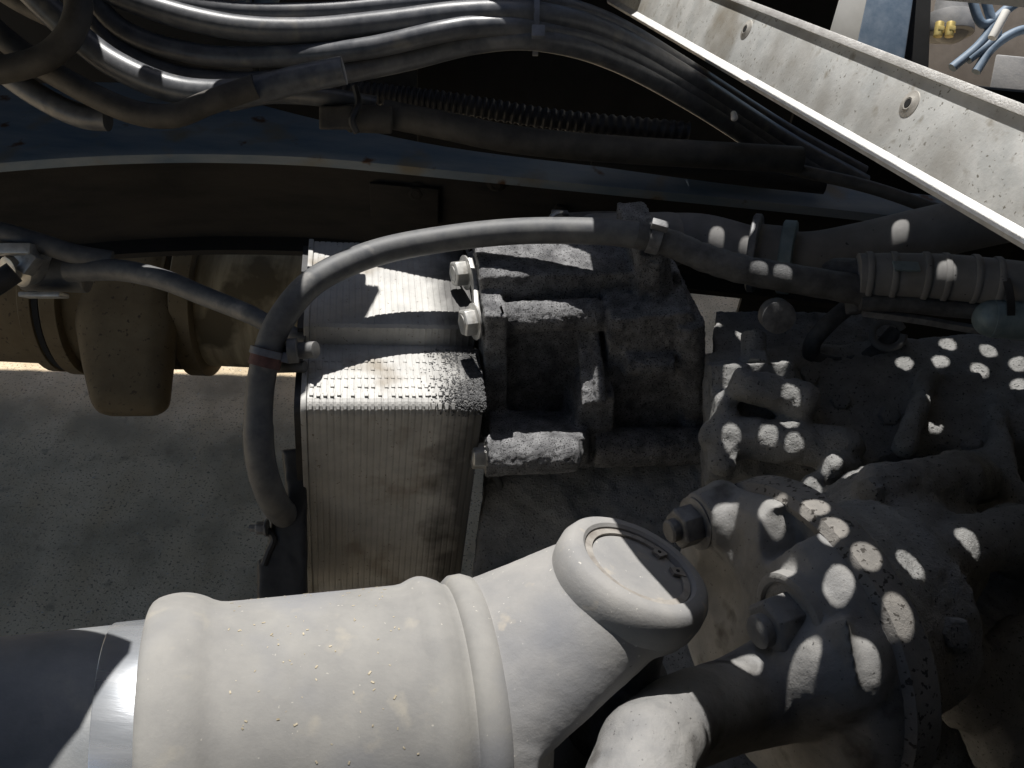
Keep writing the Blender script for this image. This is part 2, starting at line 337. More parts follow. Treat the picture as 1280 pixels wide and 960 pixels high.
for (x, y, dd, r) in ((122, 330, 1.60, .045), (196, 330, 1.60, .045), (118, 400, 1.58, .045), (202, 400, 1.58, .045), (136, 500, 1.54, .040), (193, 500, 1.54, .040),
                      (122, 330, 1.75, .045), (196, 330, 1.75, .045), (118, 420, 1.72, .045), (202, 420, 1.72, .045), (136, 500, 1.66, .040), (193, 500, 1.66, .040)):
    c = U(x, y, dd)
    for k in range(26):
        a = k * 2.39996; z = 1 - 2 * (k + .5) / 26; q = math.sqrt(1 - z * z); bw.append(c + Vector((q * math.cos(a), q * math.sin(a), z)) * r * .72)
cast('bowl', [hull(bw)], 'brown', ah, vox=.006, smooth=6, disp=((.05, .002),))

# ================================================================== PLATE OIL COOLER
YAW = R(11)
s = Vector((math.cos(YAW), math.sin(YAW), 0)); b = Vector((-math.sin(YAW), math.cos(YAW), 0)); k3 = Vector((.055, 0, .998)).normalized()
b = (b - k3 * b.dot(k3)).normalized(); s = b.cross(k3).normalized()
O = U(383, 507, .86)
def LB(a, bb, h): return O + s * a + b * bb + k3 * h
def onb(px, py, bb): return UP(px, py, O + b * bb, b)        # pixel ray on the plane bb behind the cooler's front
def ont(px, py, h): return UP(px, py, O + k3 * h, k3)
def coord(p): q = p - O; return q.dot(s), q.dot(b), q.dot(k3)
bstep = coord(ont(385, 430, 0))[1]
hstep = coord(onb(385, 407, bstep))[2]
bback = coord(ont(380, 303, hstep))[1]
W = coord(onb(603, 520, 0))[0]
print('COOLER', bstep, hstep, bback, W)
oc = thing('oil_cooler', 'block of thin grey aluminium plates stacked like fins beside the greasy pump housing', 'oil cooler', LB(W / 2, .1, -.36))
prof = []
rc = .016
for i in range(7): a = R(180 - i * 15); prof.append((rc + rc * math.cos(a), -rc + rc * math.sin(a) ))
prof += [(bstep * .5, .001), (bstep, 0.0), (bstep + .002, hstep - .003), (bstep + .005, hstep), (bback, hstep + .002), (bback, -.34), (0, -.36)]
NP = 26; pw = W / NP
INS = .0006
def plate(wd, ins):
    cx = sum(p[0] for p in prof) / len(prof)
    f = lambda p, q: (p[0] + (q if p[0] < cx else -q), p[1] - (q if p[1] > -.2 else 0))
    n = len(prof); V = []; F = []
    for (t, q) in ((0, ins), (wd * .16, 0), (wd * .70, 0), (wd * .88, ins)):
        V += [b * f(p, q)[0] + k3 * f(p, q)[1] + s * t for p in prof]
    for j in range(3):
        F += [(j * n + i, j * n + (i + 1) % n, (j + 1) * n + (i + 1) % n, (j + 1) * n + i) for i in range(n)]
    # dark slot between plates, recessed
    V += [b * f(p, INS)[0] + k3 * f(p, INS)[1] + s * (wd * .88) for p in prof] + [b * f(p, INS)[0] + k3 * f(p, INS)[1] + s * wd for p in prof]
    F += [(3 * n + i, 3 * n + (i + 1) % n, 4 * n + (i + 1) % n, 4 * n + i) for i in range(n)]
    F += [(4 * n + i, 4 * n + (i + 1) % n, 5 * n + (i + 1) % n, 5 * n + i) for i in range(n)]
    F += [tuple(range(n))[::-1], tuple(range(5 * n, 6 * n))]
    return V, F
# plate paint: clean aluminium at the outer end, oil-gritted towards the pump (real wear along the block)
def plate_mat():
    m = M['alu'].copy(); m.name = 'cooler_plate_alloy'; t = m.node_tree; N = t.nodes; Lk = t.links
    for n in N:
        if n.type == 'TEX_COORD': n.object = oc; tc = n
    bs = N['Principled BSDF']; base = bs.inputs['Base Color'].links[0].from_socket
    dp = N.new('ShaderNodeVectorMath'); dp.operation = 'DOT_PRODUCT'; Lk.new(tc.outputs['Object'], dp.inputs[0]); dp.inputs[1].default_value = tuple(s)
    nz = N.new('ShaderNodeTexNoise'); nz.inputs['Scale'].default_value = 28; nz.inputs['Detail'].default_value = 8; Lk.new(tc.outputs['Object'], nz.inputs[0])
    ad_ = N.new('ShaderNodeMath'); ad_.operation = 'MULTIPLY_ADD'; Lk.new(nz.outputs[0], ad_.inputs[0]); ad_.inputs[1].default_value = .07; Lk.new(dp.outputs['Value'], ad_.inputs[2])
    mr = N.new('ShaderNodeMapRange'); mr.inputs[1].default_value = .070; mr.inputs[2].default_value = .105; Lk.new(ad_.outputs[0], mr.inputs[0])
    mx = N.new('ShaderNodeMix'); mx.data_type = 'RGBA'; Lk.new(mr.outputs[0], mx.inputs[0]); Lk.new(base, mx.inputs[6]); mx.inputs[7].default_value = (.075, .073, .07, 1)
    Lk.new(mx.outputs[2], bs.inputs['Base Color']); return m
M['cooler'] = plate_mat()
p0 = mk('cooler_plate', plate(pw, .00035), 'cooler', None, base=(0, 0, 0), shade=False); p0.parent = oc
O0 = O - oc.location
for i in range(NP):
    c = p0 if i == 0 else p0.copy()
    if i: COL.objects.link(c)
    c.parent = oc; c.location = O0 + s * (i * pw) + b * random.uniform(-.0004, .0004) + k3 * random.uniform(-.0003, .0003)
# crimp tabs: rows of little dents and lips over the sunny shoulder
tabs = []
for i in range(NP - 5):
    for j in range(5):
        a = i * pw + pw * .62; bb = .016 + j * (bstep - .03) / 5 + random.uniform(-.0008, .0008)
        if i % 2 == j % 2 or random.random() < .5:
            tabs.append(obox(LB(a, bb, .0006), (s, b, k3), (pw * .30, .0028, .0009)))
mk('crimp_tabs', join(*tabs), 'cooler', oc, bevel=.0004, seg=1)
tt = []
for i in range(NP - 4):
    a = i * pw + pw * .5; tt.append(obox(LB(a, .0035, -.0042), (s, (b + k3).normalized(), (k3 - b).normalized()), (pw * .28, .0034, .0012)))
mk('corner_crimps', join(*tt), 'cooler', oc, bevel=.0005, seg=1)
# end plate
ep = [(p[0] - .002 if p[0] < .1 else p[0] + .002, p[1] + .002) for p in prof]
mk('end_plate', extrude(ep, LB(-.006, 0, 0), b, k3, s, .0055), 'alu', oc, bevel=.001)
mk('end_gasket', extrude([(p[0] + .003 if p[0] < .1 else p[0] - .004, p[1] - .004) for p in prof], LB(-.0125, 0, 0), b, k3, s, .0065), 'black_plastic', oc)
# crusted grit that grows towards the pump
gr = []
for i in range(3600):
    u = random.random() ** .55; a = W * (.64 + .38 * u); bb = random.uniform(.002, bstep * .93) if random.random() < .8 else random.uniform(.0, .02)
    if random.random() > (a / W - .60) * 2.4: continue
    h = .0004 if bb > rc else -rc + math.sqrt(max(0, rc * rc - (rc - bb) ** 2))
    r = random.uniform(.0005, .0013); c = LB(a, bb, h)
    axr = Vector((random.gauss(0, 1), random.gauss(0, 1), random.gauss(0, 1)))
    gr.append(lathe(c, axr, [(-r * .8, 0), (-r * .45, r * .75), (r * .1, r * random.uniform(.8, 1.1)), (r * .6, r * .6), (r * .85, 0)], 6))
g = mk('grit_crust', join(*gr), 'grit', oc); g['kind'] = 'stuff'
# inlet pipe stub on the outer end and the bracket below it
st = onb(382, 437, .05)
mk('inlet_stub', cyl(st + s * .01, U(330, 441, .90), .0085, n=24), 'hose', oc, bevel=.001)
mk('inlet_collar', cyl(onb(372, 438, .05), onb(360, 439, .05), .0125, n=24), 'hose', oc, bevel=.001)
mk('lower_stub', cyl(onb(382, 458, .05), U(345, 459, .90), .006, n=20), 'hose', oc, bevel=.001)
bx = [U(x, y, dd) for (x, y) in ((322, 700), (384, 690), (384, 775), (322, 775)) for dd in (.93, 1.0)]
cast('lower_bracket', [hull(bx), hull([U(x, y, dd) for (x, y) in ((340, 645), (384, 640), (384, 700), (332, 704)) for dd in (.93, .99)]),
                       hull([U(x, y, dd) for (x, y) in ((352, 562), (384, 560), (384, 650), (362, 650)) for dd in (.93, .97)])], 'black_plastic', oc, vox=.003, smooth=4, disp=((.02, .002),))
hex_bolt(oc, U(332, 660, .925), -RGT, .007, .010, 'dark_bolt', stud=.008)
mk('bracket_strap', tube([U(334, 662, .93), U(342, 674, .93), U(336, 690, .93), U(330, 706, .93)], .004, 8), 'black_plastic', oc)

# ================================================================== GREASY PUMP HOUSING beside the cooler
ph = thing('pump_housing', 'cast pump housing caked in gritty black grease, bolted to the plate oil cooler', 'pump housing', onb(740, 590, .05))
PR = []
def bossb(x0, y0, x1, y1, bb, r, r1=None): PR.append(cyl(onb(x0, y0, bb), onb(x1, y1, bb), r, r1))
def slab(pts, b0, b1): PR.append(hull([onb(x, y, b0) for x, y in pts] + [UP(x, y, O + b * b0, b) + b * (b1 - b0) for x, y in pts]))
# upper bosses run along the stack direction
bossb(602, 331, 780, 322, .178, .0165); bossb(606, 398, 748, 392, .085, .0165)
PR.append(sphere(onb(735, 393, .085), .0175)); bossb(735, 393, 800, 402, .085, .016, .012); bossb(780, 392, 850, 402, .09, .019)
bossb(606, 571, 720, 566, .0, .021); PR.append(sphere(onb(705, 566, .0), .021))
# webs and frame of the window
slab(((606, 395), (634, 395), (634, 560), (606, 560)), .06, .16)
slab(((600, 345), (850, 340), (870, 430), (606, 430)), .105, .20)
slab(((600, 400), (880, 400), (880, 585), (600, 585)), .085, .22)
PR.append(hull([onb(x, y, q) for (x, y, q) in ((612, 512, .066), (742, 516, .066), (612, 550, .004), (732, 547, .004), (612, 585, .012), (735, 580, .012), (612, 520, .12), (745, 520, .12), (612, 590, .12), (745, 585, .12))]))
PR.append(hull([onb(x, y, q) for (x, y, q) in ((722, 416, .082), (746, 410, .082), (728, 506, .022), (758, 500, .022), (722, 416, .12), (746, 410, .12), (728, 506, .12), (758, 500, .12))]))
PR.append(capsule(onb(742, 414, .080), onb(752, 500, .020), .006))
slab(((728, 500), (770, 495), (760, 590), (700, 592)), .03, .12)
slab(((765, 400), (868, 390), (872, 520), (880, 588), (745, 590)), .055, .2)
bossb(740, 560, 885, 556, .03, .022)
bossb(860, 400, 868, 585, .06, .017); bossb(780, 455, 840, 455, .05, .013)
slab(((800, 320), (838, 318), (846, 400), (795, 402)), .09, .2)
bossb(815, 318, 820, 400, .10, .016)
# sloping saddle between the two upper bosses
PR.append(hull([onb(655, 352, .16), onb(715, 350, .16), onb(725, 385, .11), onb(668, 386, .11), onb(655, 380, .2), onb(730, 380, .2)]))
PR.append(hull([onb(715, 345, .15), onb(760, 340, .17), onb(800, 390, .11), onb(735, 392, .11), onb(740, 400, .2)]))
cast('housing', PR, 'grease', ph, vox=.0021, smooth=5, disp=((.018, .0035), (.0042, .0034)))
hb = mk('seam_groove', tube([onb(626, 383, .0665), onb(630, 398, .0665), onb(627, 413, .067)], .0012, 8), 'black', ph)
hex_bolt(ph, onb(592, 402, .08), (-s * .96 - b * .25), .0150, .013, 'bolt', x=k3)
hex_bolt(ph, onb(581, 341, .165), (-s * .96 - b * .25), .0150, .014, 'bolt', x=k3)
hex_bolt(ph, onb(584, 299, .24), -s, .0130, .010, 'dark_bolt', x=k3)
hex_bolt(ph, onb(606, 570, .0), -s, .0145, .014, 'bolt', x=b)
# flat lifting strap between two bolts
st_pts = [(586, 326, .165), (598, 326, .165), (597, 352, .15), (592, 380, .10), (604, 392, .085), (602, 404, .085), (590, 400, .085), (584, 380, .10), (588, 350, .15)]
q1 = [onb(586, 328, .160), onb(592, 352, .135), onb(594, 380, .100), onb(597, 400, .082)]
V = []; F = []
cc = catmull(q1, 5)
for i, c in enumerate(cc):
    wv = (cc[min(i + 1, len(cc) - 1)] - cc[max(i - 1, 0)]).normalized().cross(s).normalized() * .0085
    V += [c + wv - s * .002, c - wv - s * .002, c - wv + s * .003, c + wv + s * .003]
    if i: a = 4 * i - 4; F += [(a + k, a + (k + 1) % 4, a + 4 + (k + 1) % 4, a + 4 + k) for k in range(4)]
F += [(0, 1, 2, 3), tuple(len(V) - 4 + k for k in range(4))[::-1]]
mk('flat_strap', (V, F), 'bolt', ph, bevel=.0012)
# upper rear outlet and clip
mk('outlet_neck', tube([onb(690, 288, .25), onb(760, 285, .25), onb(830, 290, .25)], .020, 20), 'hose_dirty', ph)
mk('hose_clip', tube([onb(684, 300, .24), onb(690, 272, .245), onb(703, 268, .25), onb(712, 282, .25)], .004, 8), 'bolt', ph)
mk('clip_wing', obox(onb(700, 266, .25), (s, b, k3), (.010, .004, .002)), 'dark_bolt', ph, bevel=.001)
mk('clip_lever', obox(onb(796, 270, .25), (s, b, k3), (.009, .003, .002)), 'dark_bolt', ph, bevel=.001)
tag(mk('drain_tube', tube([onb(617, 590, .03), onb(625, 610, .03), onb(622, 640, .03), onb(613, 665, .03), onb(606, 720, .03)], .0045, 12), 'hose_dirty'), 'thin drain tube hanging below the pump housing beside the fin block', 'tube')

# ================================================================== GREY COOLANT HOSE looping over the cooler
HP = [(390, 650, 1.10), (376, 653, 1.02), (358, 645, .945), (340, 622, .895), (325, 570, .875), (324, 500, .875), (333, 445, .875), (352, 398, .875), (395, 350, .885), (470, 316, .914), (560, 298, .930), (650, 289, .927), (740, 289, .912), (800, 294, .905)]
HD = [(795, 293, .903), (840, 305, .905), (880, 322, .90), (930, 337, .89), (1000, 350, .885), (1070, 362, .88), (1100, 372, .885)]
ch = thing('coolant_hose', 'thick grey rubber hose arching over the fin block, black and oily at its right end', 'hose', U(333, 445, .875))
mk('clean_hose', tube([U(*p) for p in HP], lambda t: .0148 if t < .35 else .0138, 24, 10), 'hose', ch)
mk('oily_hose', tube([U(*p) for p in HD], lambda t: .0140 + .001 * t, 24, 8, wob=.05), 'hose_dirty', ch)
c = U(333, 446, .875); dr = (U(345, 412, .875) - U(330, 470, .875)).normalized()
mk('red_band', lathe(c - dr * .010, dr, [(0, .0146), (0, .0156), (.018, .0156), (.018, .0146)], 24), 'red', ch)
zip_tie(None, U(334, 441, .875), dr, .0158, head=RGT, label='cable tie around the grey hose by the inlet stub left of the fin block')
dr2 = (U(840, 305, .905) - U(800, 294, .905)).normalized()
zip_tie(None, U(818, 298, .904), dr2, .0148, head=(UPV * .6 - FWD * .8), wd=.006, m='dark_bolt', label='wide dark tie round the hose above the pump housing')

# ================================================================== BIG BLACK PIPE with clamp rings
bp = thing('exhaust_pipe', 'large black pipe with two clamp rings running right behind the hoses', 'pipe', U(960, 310, 1.02))
pp = [(825, 298, 1.05), (880, 300, 1.04), (950, 318, 1.02), (1010, 322, 1.01), (1070, 312, 1.0), (1140, 296, .985), (1220, 278, .97), (1340, 252, .95)]
mk('pipe', tube([U(*p) for p in pp], lambda t: .030 - .001 * t, 36, 8), 'black_pipe', bp)
mk('pipe_elbow', cast('elbow', [sphere(U(826, 298, 1.045), .034), cyl(U(760, 292, 1.06), U(826, 298, 1.045), .030)], 'black_pipe', None, vox=.003, smooth=4).data and ([], []), 'black_pipe', bp) if False else None
cast('elbow', [capsule(U(740, 295, 1.06), U(835, 300, 1.045), .027, .033)], 'black_pipe', bp, vox=.003, smooth=3)
for (x, y, dd, rr, mm, wd) in ((938, 316, 1.024, .045, 'dark_bolt', .004), (975, 321, 1.017, .042, 'clamp_blue', .007)):
    c = U(x, y, dd); dr = (U(1010, 322, 1.01) - U(930, 314, 1.024)).normalized() + FWD * -.15; dr.normalize()
    mk('clamp_ring', lathe(c, dr, [(0, .027), (0, rr - .002), (.0015, rr), (wd * 2, rr), (wd * 2 + .0015, rr - .002), (wd * 2 + .0015, .027)], 48), mm, bp)
mk('clamp_sleeve', cyl(U(940, 316, 1.024), U(985, 321, 1.017), .034, n=40), 'black_pipe', bp)

# ================================================================== HOSE BUNDLE on the right
hb = thing('wrapped_hose', 'black wrapped hose with moulded bands lying over the gearbox at the right edge', 'hose', U(1180, 350, .87))
wp = [U(1072, 345, .88), U(1130, 345, .872), U(1200, 348, .862), U(1330, 362, .845)]
mk('sleeve', tube(wp, .0225, 28, 8), 'black_pipe', hb)
for (x, y, dd) in ((1080, 345, .879), (1110, 345, .875), (1150, 345.5, .869), (1175, 347, .866), (1212, 349, .861), (1240, 352, .857)):
    c = U(x, y, dd); dr = (wp[2] - wp[1]).normalized(); mk('band', lathe(c, dr, [(0, .022), (0, .0238), (.001, .0245), (.005, .0245), (.006, .0238), (.006, .022)], 36), 'black_pipe', hb)
mk('label_plate', obox(U(1133, 333, .848), frame(-FWD + UPV * .8), (.012, .006, .001)), 'clamp_blue', hb)
tag(mk('brake_line', tube([U(1075, 378, .875), U(1130, 380, .87), U(1190, 386, .865), U(1240, 390, .86), U(1340, 400, .85)], .0085, 18), 'hose_dirty'), 'thin dark line running beneath the wrapped hose', 'pipe')
tag(mk('steel_strap', tube([U(1078, 390, .88), U(1150, 400, .87), U(1215, 411, .862), U(1340, 430, .85)], .0045, 4, smooth=True), 'dark_bolt'), 'flat steel strap sloping down right just above the gearbox shelf', 'strap')
tag(mk('grey_canister', join(cyl(U(1238, 398, .85), U(1350, 406, .84), .0185, n=36), sphere(U(1240, 398, .85), .0178)), 'clamp_blue', bevel=.0015), 'pale green grey cylinder end at the right edge beside the wrapped hose', 'canister')
zip_tie(None, U(1246, 378, .862), (U(1300, 385, .85) - U(1200, 372, .862)).normalized() + UPV * .25, .034, m='black_plastic', head=UPV, label='long black tie binding the wrapped hose to the line at the right')
rh = thing('rubber_elbow', 'short brown dusty rubber cap between the oily hose and the wrapped hose', 'elbow', U(1050, 345, .90))
cast('cap', [capsule(U(1046, 343, .90), U(1075, 345, .895), .017, .018), cyl(U(1065, 345, .895), U(1070, 392, .89), .010)], 'hose_dirty', rh, vox=.002, smooth=4)
lo1 = [(1058, 385, .93), (1035, 405, .93), (1015, 430, .94), (1020, 450, .95), (1060, 455, .95), (1095, 440, .95), (1120, 415, .95)]
tag(mk('looped_hose', tube([U(*p) for p in lo1], .009, 16), 'hose_dirty'), 'dark hose looping down behind the oily hose in the middle right', 'hose')
tag(mk('loom_ring', tube([U(1110 + 20 * math.cos(a), 418 + 17 * math.sin(a), .94) for a in [i * math.pi / 8 for i in range(16)]], .004, 10), 'black_pipe'), 'small shiny ring of cable above the gearbox', 'cable')
tag(mk('steel_pin', join(cyl(U(968, 392, .90), U(974, 397, .885), .017, n=30), cyl(U(974, 380, .93), U(972, 394, .9), .005, n=16)), 'dark_bolt', bevel=.001), 'steel pin with a round flat head below the clamp rings', 'pin')

# ================================================================== GEARBOX
gd = (RGT * .90 + UPV * .20 + FWD * .36).normalized()       # output axis, pointing into the gearbox
Fc = U(978, 804, .600)
gb = thing('gearbox', 'big gearbox casting under thick black oily dirt, filling the right side', 'gearbox', U(1150, 900, .95))
GP = [cyl(Fc + gd * .02, Fc + gd * .10, .09, .075), cyl(Fc + gd * .08, Fc + gd * .17 + FWD * .12, .055, .075), cyl(U(1020, 860, .79), U(1130, 850, .90), .10, .125, 48), cyl(U(1110, 870, .93), U(1440, 790, 1.12), .150, .165, 48), capsule(U(1130, 930, .74), U(1165, 830, .74), .016, .02), capsule(U(1170, 970, .73), U(1230, 850, .76), .014, .014), capsule(U(1240, 990, .74), U(1290, 860, .76), .014, .014), capsule(U(1120, 700, .78), U(1180, 780, .78), .02, .03)]
GP += [hull([U(x, y, dd) for (x, y, dd) in ((880, 440, .96), (1290, 412, .955), (1320, 540, .86), (880, 600, .90), (880, 480, 1.2), (1320, 480, 1.2), (1320, 700, .95), (880, 700, 1.1))])]
GP += [hull([U(x, y, dd) for (x, y) in ((885, 455), (990, 450), (1060, 600), (885, 600)) for dd in (.89, 1.05)])]
GP += [capsule(U(1098, 612, .705), U(1198, 600, .750), .020, .023), capsule(U(1198, 600, .750), U(1230, 592, .93), .023, .028), capsule(U(1162, 697, .655), U(1255, 672, .695), .021, .024), capsule(U(1255, 672, .695), U(1290, 662, .92), .024, .03), capsule(U(1012, 608, .81), U(1070, 596, .92), .012, .014),
       capsule(U(1042, 585, .82), U(1100, 592, .94), .014, .02), capsule(U(1275, 690, .72), U(1310, 690, .92), .022), capsule(U(1018, 636, .76), U(1095, 622, .94), .011, .016),
       capsule(U(1240, 600, .82), U(1300, 640, .80), .012), capsule(U(1200, 820, .69), U(1250, 930, .68), .022, .026), capsule(U(1275, 800, .70), U(1210, 880, .68), .02, .022),
       capsule(U(1160, 470, .91), U(1130, 560, .84), .010, .012), capsule(U(1240, 500, .90), U(1255, 600, .82), .012, .012),
       capsule(U(930, 480, .87), U(1000, 500, .87), .016, .02), capsule(U(900, 545, .875), U(1050, 560, .86), .02, .022), capsule(U(905, 500, .88), U(905, 580, .86), .012, .014)]
GP += [hull([U(x, y, dd) for (x, y, dd) in ((895, 388, 1.04), (1110, 392, 1.04), (1120, 480, .98), (890, 480, .98), (900, 400, 1.2), (1120, 400, 1.2), (1120, 560, 1.1), (890, 560, 1.1))]),  # these three bodies are added to fill gaps that read black
       hull([U(x, y, dd) for (x, y, dd) in ((606, 585, 1.02), (900, 570, 1.02), (900, 760, .95), (590, 760, 1.02), (606, 600, 1.25), (900, 600, 1.25), (900, 800, 1.2), (590, 800, 1.2))]),
       hull([U(x, y, dd) for (x, y, dd) in ((560, 740, .98), (1100, 700, .90), (1100, 1150, .75), (600, 1150, .75), (600, 740, 1.1), (1100, 740, 1.1), (1100, 1100, .95), (600, 1100, .95))])]
cast('casing', GP, 'grease_far', gb, vox=.0035, smooth=5, disp=((.05, .011), (.012, .004), (.004, .0028)))
for (x, y, dd, r) in ((1093, 613, .684, .012), (1157, 698, .634, .013)):
    hex_bolt(gb, U(x, y, dd), -gd, r, .008, 'grease_far', washer=False, dish=False)
for (x, y, dd) in ((1050, 500, .86), (1110, 520, .86), (1215, 560, .84), (1010, 470, .88), (1190, 790, .70)):
    ok_, p_, n__, *_r = SC.ray_cast(bpy.context.evaluated_depsgraph_get(), CAM + ray(x, y) * .3, ray(x, y).normalized())
    if ok_: hex_bolt(gb, p_ - n__ * .003, n__, .0105, .010, 'grease_far', dish=False)
tag(mk('sensor_plug', join(cyl(U(942, 418, .93), U(942, 452, .92), .013, n=20), cyl(U(942, 450, .92), U(944, 462, .91), .017, n=6)), 'grease_far', bevel=.001), 'greasy sensor plug standing on the gearbox between the pins', 'sensor')

# ================================================================== FLANGE YOKE
fy = thing('flange_yoke', 'oil stained flange yoke with hex nuts, bolted to the gearbox output', 'yoke', Fc)
n_ = -gd
pr = [(.022, 0), (.022, .118), (.018, .126), (.0, .128), (-.012, .126), (-.014, .121), (-.014, 0)]
rim = mk('flange_rim', lathe(Fc + gd * .006, gd, [(-.006, .100), (-.008, .106), (-.004, .1110), (.014, .1115), (.018, .108), (.018, .08)], 96), 'rust_rim', fy)
FP = [lathe(Fc, gd, [(-.026, 0), (-.026, .070), (-.024, .084), (-.018, .099), (-.008, .1055), (.016, .1075), (.016, 0)], 72)]
on_ = lambda x, y, h: UP(x, y, Fc - gd * h, gd)
FP += [cyl(on_(886, 652, .022) - n_ * .02, on_(886, 652, .022) + n_ * .009, .026, .022), cyl(on_(1003, 772, .022) - n_ * .02, on_(1003, 772, .022) + n_ * .008, .033, .029)]
FP += [hull([on_(x, y, h) for (x, y) in ((985, 800), (1060, 770), (1075, 860), (1000, 900)) for h in (.0, .034)])]
arm = [on_(1050, 826, .016), on_(985, 848, .034), U(920, 872, .535), U(850, 895, .482), U(808, 938, .447), U(792, 1010, .425), U(785, 1100, .41)]
for i in range(len(arm) - 1):
    rr_ = (.033, .030, .0245, .0225, .025, .028, .03); r0, r1 = rr_[i], rr_[i + 1]
    dn = (-UPV * .65 + FWD * .75) * .026
    FP.append(hull(capsule(arm[i], arm[i + 1], r0, r1)[0] + capsule(arm[i] + dn, arm[i + 1] + dn, r0, r1)[0]))
tri = [on_(x, y, .022) for (x, y) in ((942, 642), (984, 636), (1003, 668), (960, 706))]; tc_ = sum(tri, Vector()) / 4; tri = [p + gd * 0 for p in tri]
POCK = [hull([p + (p - tc_) * .16 + n_ * .03 for p in tri] + [p - (p - tc_) * .15 - n_ * .026 for p in tri]),
        sphere(on_(905, 735, .022) + n_ * .051, .056, 40), capsule(on_(925, 612, .022) + n_ * .016, on_(925, 690, .022) + n_ * .016, .016)]
cast('yoke_body', FP, 'flange_steel', fy, vox=.0022, smooth=7, disp=((.02, .0016), (.005, .0006)), cuts=POCK)
pn = on_(1001, 770, .022) + n_ * .009
mk('spot_face', lathe(pn, n_, [(-.006, .030), (.0006, .0295), (.0018, .0275), (.0016, .0245), (-.001, .0235), (-.001, 0)], 40), 'flange_steel', fy)
hex_bolt(fy, pn - n_ * .001, n_, .0185, .019, 'flange_steel', stud=.009, name='flange_nut', x=UPV * .9 + RGT * .2)
pn2 = on_(883, 650, .022) + n_ * .010
hex_bolt(fy, pn2, n_, .0145, .015, 'dark_bolt', stud=.008, name='flange_nut', x=UPV)

# ================================================================== DRIVE SHAFT
A = U(283, 930, .470); B = U(553, 893, .500); ad_ = (B - A).normalized()
ds = thing('drive_shaft', 'thick dust grey drive shaft with a forked yoke crossing the bottom of the picture', 'drive shaft', A)
TL = lambda px: (UP(px, 900, A, (FWD - ad_ * FWD.dot(ad_)).normalized()) - A).dot(ad_)
t0, t1, t2, t3 = TL(193), TL(262), TL(535), TL(590)
RT = .0735
mk('slip_sleeve', lathe(A, ad_, [(t0 + .001, .058), (t0, .0762), (t0 + .001, .0776)] + [(t0 + .001 + .0315 * q / 14, RT + .0072 * math.sin(math.pi * (.19 + .81 * q / 14)) ** .75) for q in range(1, 14)] + [(t0 + .034, RT + .0006), (t0 + .038, RT + .0001), (t0 + .045, RT),
    (t2 - .014, RT)] + [(t2 - .012 + .0235 * q / 12, RT + .0038 * math.sin(math.pi * q / 12) ** 1.4) for q in range(1, 12)] + [(t2 + .0125, RT - .0018), (t2 + .0145, RT - .002)], 128), 'dust_steel', ds)
mk('weld_ring', lathe(A, ad_, [(t2 + .0135, RT - .004), (t2 + .0145, RT - .0005), (t2 + .018, RT + .0025), (t2 + .024, RT + .0030), (t2 + .029, RT + .0012), (t2 + .032, RT - .003)], 128), 'dust_steel', ds)
mk('polished_sleeve', lathe(A, ad_, [(t0 + .004, .0685), (t0 - .019, .0683), (t0 - .0195, .068)], 96), 'chrome', ds)
mk('inner_tube', lathe(A, ad_, [(t0 - .0185, .0675), (t0 - .020, .0672), (t0 - .10, .0668), (t0 - .34, .0665), (t0 - .34, 0)], 96), 'tube_paint', ds)
# crumbs of dried mud and straw lying on the shaft
cr = []; e1 = (UPV - ad_ * UPV.dot(ad_)).normalized(); e2 = ad_.cross(e1)
if e2.dot(FWD) > 0: e2 = -e2
for i in range(130):
    t = random.uniform(t0 + .04, t2 - .015); a = random.uniform(-.3, 1.9); dv = e1 * math.cos(a) + e2 * math.sin(a); r = random.uniform(.00015, .00042) * (2 if random.random() < .04 else 1)
    tg_ = ad_ * random.gauss(0, 1) + ad_.cross(dv) * random.gauss(0, 1); cr.append(obox(A + ad_ * t + dv * (RT + r * .2), frame(dv, tg_), (r * random.uniform(1, 2.6), r, r * .5)))
cm = mk('dried_crumbs', join(*cr), 'crumb', ds, shade=False); cm['kind'] = 'stuff'
# yoke
nE = (RGT * .37 + UPV * .83 - FWD * .36).normalized()
E = U(800, 702, .480)
AE = A + ad_ * ((E - A).dot(ad_))
print('EAR', (E - AE).length)
y0 = A + ad_ * (t2 + .022)
YP = []
YP.append(hull(ring_pts(y0, ad_, RT - .001, 40) + ring_pts(y0 + ad_ * .022, ad_, RT - .001, 40)))
nr = (E - AE).normalized(); br = ad_.cross(nr)
YP.append(hull(ring_pts(y0 + ad_ * .018, ad_, RT - .002, 40) + ring_pts(y0 + ad_ * .036, ad_, RT - .02, 40)))
up_arc = [p for p in ring_pts(y0 + ad_ * .004, ad_, RT - .002, 64) if (p - y0).dot(nr) > .012]
low = [p for p in ring_pts(y0 + ad_ * .036, ad_, RT - .008, 64) if (p - y0).dot(nr) > .034]
YP.append(hull(up_arc + low + ring_pts(E - nE * .013, nE, .0395, 32) + ring_pts(E - nE * .042, nE, .030, 32)))
YP.append(cyl(E - nE * .030, E - nE * .0095, .0415, .0430, 64))
dn_arc = [AE - (p - AE) for p in []]
E2 = AE - nr * (E - AE).length
YP.append(hull([p for p in ring_pts(y0 + ad_ * .004, ad_, RT - .002, 64) if (p - y0).dot(nr) < -.015] + ring_pts(E2 + nr * .02, nr, .038, 32) + ring_pts(E2 + nr * .05, nr, .03, 32)))
cast('forked_yoke', YP, 'yoke_steel', ds, vox=.0018, smooth=9, disp=((.03, .0012), (.004, .0003)))
mk('ear_rim', lathe(E, nE, [(-.022, .0435), (-.014, .0445), (-.007, .0440), (-.002, .0415), (.0, .0385), (.0, .0335), (-.0015, .0318), (-.0060, .0312), (-.0060, .029)], 96), 'yoke_steel', ds)
